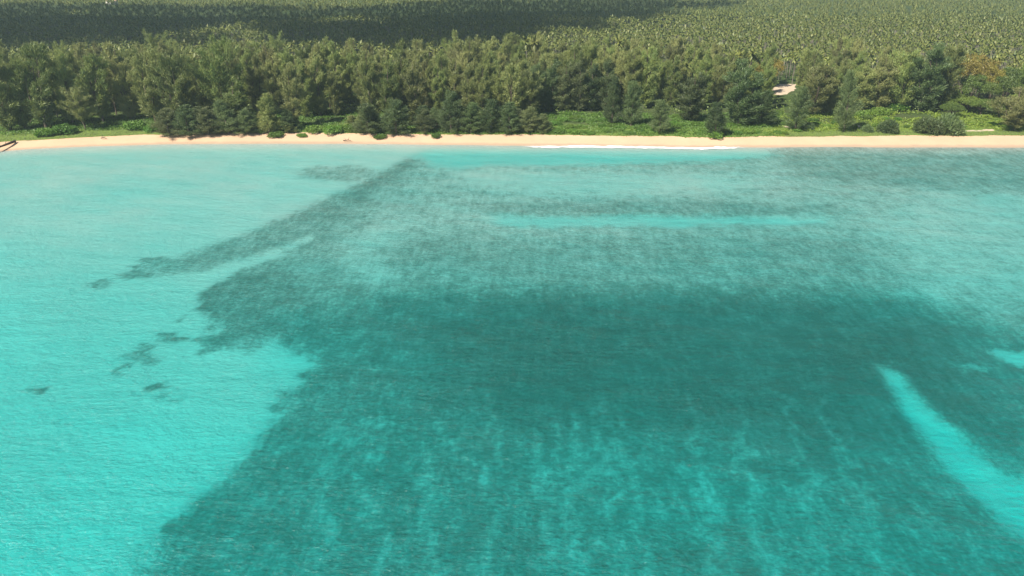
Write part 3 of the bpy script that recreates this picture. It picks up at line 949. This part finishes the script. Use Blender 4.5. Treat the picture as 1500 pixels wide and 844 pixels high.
# ------------------------------------------------------------------ ground cover: creeping scrub between beach and belt (uncountable)
def scatter(xr, yf, n, keep):
    x = rng.uniform(*xr, n)
    y = yf(x) + rng.random(n) * keep
    return x, y
n = 270000
x = rng.uniform(-300, 300, n)
u = rng.random(n)
y = yv(x) - 0.6 + u * 46
mound = np.clip(fbm(x * 0.22, y * 0.26, 3) + 0.25, 0, 1)
edge = sstep(0, 5, y - yv(x))
px = photo_xy(x, y, 2)[0]
lawn = sstep(1130, 1170, px) * (1 - sstep(7, 10, y - yv(x)))
lawn = np.maximum(lawn, (1 - sstep(225, 240, px)) * (1 - sstep(9, 13, y - yv(x))))
okk = (rng.random(n) < 0.35 + mound + lawn * 0.2)
skip = np.zeros(n, bool)
for p in ([(1318, 168), (1312, 174), (1360, 175), (1362, 169)], [(820, 180), (824, 184), (860, 184), (856, 180)], [(1150, 184), (1152, 187), (1180, 189), (1182, 186)], [(1245, 180), (1247, 183), (1260, 185), (1260, 182)], [(1268, 184.5), (1268, 186), (1300, 187), (1298, 185)], [(1395, 189.5), (1395, 191.5), (1455, 191.5), (1455, 189)]):
    skip |= sdist(region(p, 2.6), x, y) > -0.8
okk &= ~skip
x, y, mound, edge, lawn = x[okk], y[okk], mound[okk], edge[okk], lawn[okk]
z = land_z(x, y) + (0.15 + mound * 1.5 * edge * (1 - 0.85 * lawn)) * (0.35 + 0.65 * rng.random(len(x)))
C = np.stack([x, y, z], 1)
Dr = unit(rng.normal(0, 0.8, C.shape) + [0, 0, 0.3])
sz = rng.uniform(0.35, 0.75, len(x)) * (1 - 0.35 * lawn)
sel = lawn > 0.5
rt = photo_xy(x, y, 2)[0] + 60 * fbm(x * 0.06, y * 0.06) > 1130
for nm, s_, mt, lb, cat in (('creeping_scrub', ~sel & rt, 'scrub_yellow', 'low yellow-green creeping scrub around the slim lone casuarina at right', 'scrub'), ('creeping_scrub', ~sel & ~rt, 'shrub', 'low bright green creeping scrub between middle sand and the trees', 'scrub'), ('bank_grass', sel, 'young', 'short dull green grass along the top of the sand', 'grass')):
    V, Fc = leaves(C[s_], Dr[s_], sz[s_], sz[s_] * (0.6 if nm == 'creeping_scrub' else 0.35), rng, np.array([[-0.2, -0.3, 1.0]]), 0.6)
    tag(mesh_obj(nm, V, Fc, M[mt]), lb, cat, kind='stuff')
# undergrowth on the forest floor
n = 70000
x = rng.uniform(-345, 345, n)
y = rng.uniform(385, 520, n)
pxu, pyu = photo_xy(x, y, 2.5)
cl = sdist(region([(1096, 124), (1106, 139), (1150, 146), (1172, 138), (1174, 120), (1140, 116)], 2.6), x, y) > -1
okk = (fbm(x * 0.12, y * 0.12, 3) + 0.35 > rng.random(n) * 0.9) & ~cl
x, y = x[okk], y[okk]
C = np.stack([x, y, land_z(x, y) + rng.random(len(x)) ** 1.6 * 2.6], 1)
V, Fc = leaves(C, unit(rng.normal(0, 0.7, C.shape) + [0, 0, 0.3]), rng.uniform(0.6, 1.3, len(x)), rng.uniform(0.4, 0.8, len(x)), rng)
tag(mesh_obj('undergrowth', V, Fc, M['broad']), 'dark tangled undergrowth on the forest floor between the trunks', 'undergrowth', kind='stuff')

# ------------------------------------------------------------------ coconut palms: 300 singly, the far plantation as one mass
P = []
gy = 448.0
while gy < 1420:
    s = 6.0 if gy < 780 else 7.4
    gx = -0.70 * gy - 20
    while gx < 0.70 * gy + 20:
        x = gx + random.uniform(-2.4, 2.4)
        y = gy + random.uniform(-2.4, 2.4)
        gx += s
        px = photo_xy(x, y, 2)[0]
        lim = np.interp(px, back_limit_px[:, 0], back_limit_px[:, 1])
        if y > lim + 4 and not (1385 < px < 1700 and y < 445):
            P.append((x, y))
    gy += s * 0.92
P = np.array(P)
P = P[np.argsort(P[:, 1] + 0.10 * np.abs(P[:, 0]))]
house_at = gp(165, 5, 4.0)
P = P[(np.abs(P[:, 0] - house_at[0]) > 11) | (P[:, 1] > house_at[1] + 6) | (P[:, 1] < house_at[1] - 75)]
inframe = (lambda q: (q > -5) & (q < 1505))(photo_xy(P[:, 0], P[:, 1], 12)[0])
near_i = np.where(inframe)[0][:272]
far_mask = np.ones(len(P), bool)
far_mask[near_i] = False
BAND = ['nearest the belt', 'a little behind the belt', 'deeper behind the belt']
for j, i in enumerate(near_i):
    x, y = P[i]
    h = random.uniform(11.5, 16.5)
    w = random.uniform(0.95, 1.35)
    px = photo_xy(x, y, 12)[0]
    mk, side = where(px)
    lim = np.interp(px, back_limit_px[:, 0], back_limit_px[:, 1])
    look = ('tall' if h > 15 else 'short' if h < 13 else 'mid-height') + (' wide-crowned' if w > 1.22 else ' small-crowned' if w < 1.08 else '')
    b = BAND[min(2, int(max(0, y - lim) // 9))]
    r_ = plant('coconut_palm', random.choice(PALM), ('trunk', 'crown'), x, y, (w, w, h / 10))
    tag(r_, f'{look} coconut palm {b}, {side}{mk}', 'palm', f'coconut palms {b} {side}{mk}')
special = [(1345, 164, 122, 'pale-fronded palm standing out against the dark trees at right'), (488, 160, 112, 'pale palm showing through a gap above the beach shrubs'), (478, 166, 100, 'palm in the gap left of the pale one above the beach shrubs'),
           (690, 168, 142, 'small palm under the trees above the blue-green beach trees'), (610, 164, 120, 'palm half hidden in the belt right of the driftwood'), (640, 160, 118, 'palm half hidden in the belt above the small blue-green tree'),
           (1000, 150, 96, 'green palm among casuarinas above the lone dark cone tree'), (1075, 140, 80, 'green palm behind the big round-topped tree'), (1095, 138, 78, 'green palm right behind the big round-topped tree'),
           (905, 140, 62, 'palm crown among the tops above the twin dark cones'), (772, 130, 60, 'pale palm crown among the tops above the surf line'), (785, 132, 62, 'pale palm crown right of its twin above the surf line'),
           (1225, 150, 108, 'palm in the belt behind the slim lone casuarina'), (700, 160, 124, 'palm in the shade right of the tallest blue-green tree'), (20, 170, 110, 'shaded palm at the left edge of the belt'), (295, 165, 90, 'palm in the dark gap left of the broad tree')]
for px, foot, top_, label in special:
    x, y = gp(px, foot, 2.7)
    d = ray(px, top_)
    h = max(5, CAM_Z + d[2] / d[1] * y - 3.4)
    r_ = plant('coconut_palm', random.choice(PALM), ('trunk', 'crown'), x, y, (1.4, 1.4, h / 10))
    tag(r_, label, 'palm', 'coconut palms within the belt')
# dead fronds lying on the scrub at the right
for px, py, label in ((1386, 154, 'pile of dead palm fronds left of the low dark tree'), (1455, 142, 'tangle of dead fronds below the green dome-shaped trees')):
    x, y = gp(px, py, 2.6)
    r = np.random.default_rng(int(px))
    V, Fc = frond_crown((0, 0, 0.6), 11, r, 3.2)
    V[:, 2] = np.maximum(V[:, 2] * 0.45, 0.05)
    o = mesh_obj('dead_fronds', V, Fc, M['dead'])
    o.location = (x, y, float(land_z(np.array(x), np.array(y))))
    tag(o, label, 'fronds', 'dead fronds lying in the scrub')

tmpl = {}
for lod, (nf, seg) in enumerate(((11, 2), (10, 1))):
    tmpl[lod] = []
    for k_ in range(6):
        r = np.random.default_rng(900 + 10 * lod + k_)
        vc, fc = frond_crown((0, 0, 0), nf, r, 2.6, seg)
        vt, ft = tube([(0, 0, -9.5), (0, 0, 0.1)], [0.13, 0.10], 3)
        tmpl[lod].append((vc, fc, vt, ft))
Q = P[far_mask]
Vc, Fcs, Vt, Fts, nv, nt = [], [], [], [], 0, 0
for lod in (0, 1):
    sel_l = (Q[:, 1] < 760) if lod == 0 else (Q[:, 1] >= 760)
    pick = rng.integers(0, 6, len(Q))
    for k_ in range(6):
        S_ = Q[sel_l & (pick == k_)]
        vc, fc, vt, ft = tmpl[lod][k_]
        n = len(S_)
        a = rng.random(n) * 6.283
        sc = rng.uniform(0.9, 1.4, n) * (1 if lod == 0 else 1.1)
        h = rng.uniform(11, 16.5, n) + 1.5 * fbm(S_[:, 0] * 0.02, S_[:, 1] * 0.02)
        zz = land_z(S_[:, 0], S_[:, 1])
        ca, sa = np.cos(a)[:, None], np.sin(a)[:, None]
        V = np.stack([(vc[None, :, 0] * ca - vc[None, :, 1] * sa) * sc[:, None] + S_[:, 0:1], (vc[None, :, 0] * sa + vc[None, :, 1] * ca) * sc[:, None] + S_[:, 1:2], vc[None, :, 2] * sc[:, None] + (zz + h)[:, None]], -1)
        Vc.append(V.reshape(-1, 3))
        Fcs.append((fc[None] + (np.arange(n) * len(vc))[:, None, None]).reshape(-1, 4) + nv)
        nv += n * len(vc)
        if lod == 0:
            V = np.stack([vt[None, :, 0] + S_[:, 0:1], vt[None, :, 1] + S_[:, 1:2], np.where(vt[None, :, 2] < -1, zz[:, None] + vt[None, :, 2] * 0, (zz + h)[:, None])], -1)
            Vt.append(V.reshape(-1, 3))
            Fts.append((ft[None] + (np.arange(n) * len(vt))[:, None, None]).reshape(-1, 4) + nt)
            nt += n * len(vt)
root = bpy.data.objects.new('palm_plantation', None)
COL.objects.link(root)
tag(root, 'endless coconut palm plantation filling the land behind the belt', 'palms', kind='stuff')
tag(mesh_obj('crown', np.concatenate(Vc), np.concatenate(Fcs), M['palm'], root), kind='stuff')
tag(mesh_obj('trunk', np.concatenate(Vt), np.concatenate(Fts), M['palm_bark'], root), kind='stuff')
print('CAS', n_cas, 'PALMS', len(P))

# ------------------------------------------------------------------ things on the sand
def log(name, px0, py0, px1, py1, z0, z1, rad, label):
    a = np.array([*gp(px0, py0, z0), z0])
    b = np.array([*gp(px1, py1, z1), z1])
    s = np.linspace(0, 1, 9)[:, None]
    pts = a + (b - a) * s
    pts[:, 2] += 0.25 * np.sin(s[:, 0] * 3.1) + 0.04 * np.sin(s[:, 0] * 11)
    pts[:, 0] += 0.15 * np.sin(s[:, 0] * 7)
    c = pts.mean(0)
    root = bpy.data.objects.new(name, None)
    root.location = (c[0], c[1], 0)
    COL.objects.link(root)
    off = np.array([c[0], c[1], 0])
    V, Fc = tube(pts - off, rad * (1 - 0.6 * s[:, 0]) + 0.03, 8)
    mesh_obj('trunk', V, Fc, M['drift'], root, True)
    for q in (3, 5, 6):
        d = unit(np.array([random.uniform(-1, 1), random.uniform(-0.6, 0.6), 0.9]))
        V, Fc = tube([pts[q] - off, pts[q] - off + d * 0.7, pts[q] - off + d * 1.3 + [0.2, 0, 0.1]], [rad * 0.35, rad * 0.2, 0.02], 5)
        mesh_obj('branch', V, Fc, M['drift'], root, True)
    tag(root, label, 'log')
log('driftwood_log', 503, 206.2, 514, 206.0, 0.95, 1.0, 0.22, 'dark driftwood log lying alone in the middle of the sand strip')
log('leaning_trunk', 22, 207, -14, 222, 2.3, 1.2, 0.55, 'dark fallen trunk leaning across the sand at the left edge')
log('driftwood_log', 148, 202.5, 156, 202.8, 1.9, 1.8, 0.18, 'small dark stick of driftwood below the round-crowned lone tree')

# ------------------------------------------------------------------ distant house among the palms
hx, hy = house_at
hz_ = float(land_z(np.array(hx), np.array(hy)))
root = bpy.data.objects.new('house', None)
root.location = (hx, hy, hz_)
COL.objects.link(root)
def box(name, x0, x1, y0, y1, z0, z1, mat, par):
    V = [(x, y, z) for z in (z0, z1) for x, y in ((x0, y0), (x1, y0), (x1, y1), (x0, y1))]
    return mesh_obj(name, V, [(0, 3, 2, 1), (4, 5, 6, 7), (0, 1, 5, 4), (1, 2, 6, 5), (2, 3, 7, 6), (3, 0, 4, 7)], mat, par)
box('wall', -7, 7, -4, 4, 0, 5.4, M['plaster'], root)
V = [(-7.8, -4.9, 5.3), (7.8, -4.9, 5.3), (7.8, 4.9, 5.3), (-7.8, 4.9, 5.3), (-5.5, 0, 8.4), (5.5, 0, 8.4)]
me = bpy.data.meshes.new('roof')
me.from_pydata(V, [], [(0, 1, 5, 4), (1, 2, 5), (2, 3, 4, 5), (3, 0, 4), (0, 3, 2, 1)])
me.materials.append(M['roof'])
link('roof', me, root)
for wx_ in (-5, -2, 2.2, 5):
    box('window', wx_ - 0.6, wx_ + 0.6, -4.03, -3.9, 3.0, 4.6, M['opening'], root)
box('door', -0.6, 0.5, -4.03, -3.9, 0.05, 2.2, M['opening'], root)
tag(root, 'tiny far house with reddish roof among the palms, top left', 'house')

# ------------------------------------------------------------------ cloud that shades the plantation (drifts above, out of frame)
def cloud(outline, hole, zc, n, rad, base):
    gap = region(hole, zc)
    poly = region(outline, zc)
    px_, py_ = np.array(poly).T
    pts = []
    r = np.random.default_rng(int(base))
    while len(pts) < n:
        c = np.array([r.uniform(px_.min(), px_.max()), r.uniform(py_.min(), py_.max())])
        if sdist(poly, c[:1], c[1:])[0] > rad * 0.35 and sdist(gap, c[:1], c[1:])[0] < -rad * 0.15:
            pts.append(c)
    import bmesh
    bm = bmesh.new()
    bmesh.ops.create_icosphere(bm, subdivisions=3, radius=1.0)
    sv = np.array([v.co[:] for v in bm.verts])
    sf = np.array([[v.index for v in f.verts] for f in bm.faces])
    bm.free()
    tt = (base - zc) / SUN[2]
    parts = []
    for c in pts:
        s = rad * r.uniform(0.6, 1.25)
        nn = 1 + 0.25 * fbm(sv[:, 0] * 2 + c[0], sv[:, 1] * 2 + sv[:, 2] * 2 + c[1], 3)
        v = sv * nn[:, None] * [s, s, s * 0.45]
        parts.append((v + [c[0] + SUN[0] * tt, c[1] + SUN[1] * tt, base + r.uniform(-10, 25)], sf))
    V, Fc = join(parts)
    o = mesh_obj('cloud', V, Fc, M['cloud'], smooth=True)
    tag(o, kind='structure', label='low fair-weather cloud drifting over the plantation')
cloud([(-260, 8), (200, 10), (300, 12), (520, 12), (640, 4), (820, 2), (1085, 3), (1090, 10), (985, 14), (1010, 24), (900, 46), (780, 58), (640, 70), (420, 66), (250, 70), (100, 72), (-260, 80)], [(290, 36), (300, 60), (395, 60), (400, 36)], 15, 330, 34, 620)

# ------------------------------------------------------------------ haze: the humid air over the place
hz0, hz1 = -10.2, 84.0
V = [(x, y, z) for z in (hz0, hz1) for x, y in ((-5600, -4300), (5600, -4300), (5600, 8200), (-5600, 8200))]
o = mesh_obj('haze', V, [(0, 3, 2, 1), (4, 5, 6, 7), (0, 1, 5, 4), (1, 2, 6, 5), (2, 3, 7, 6), (3, 0, 4, 7)], M['haze'])
tag(o, 'thin pale humid air over lagoon and plantation', 'haze', kind='stuff')
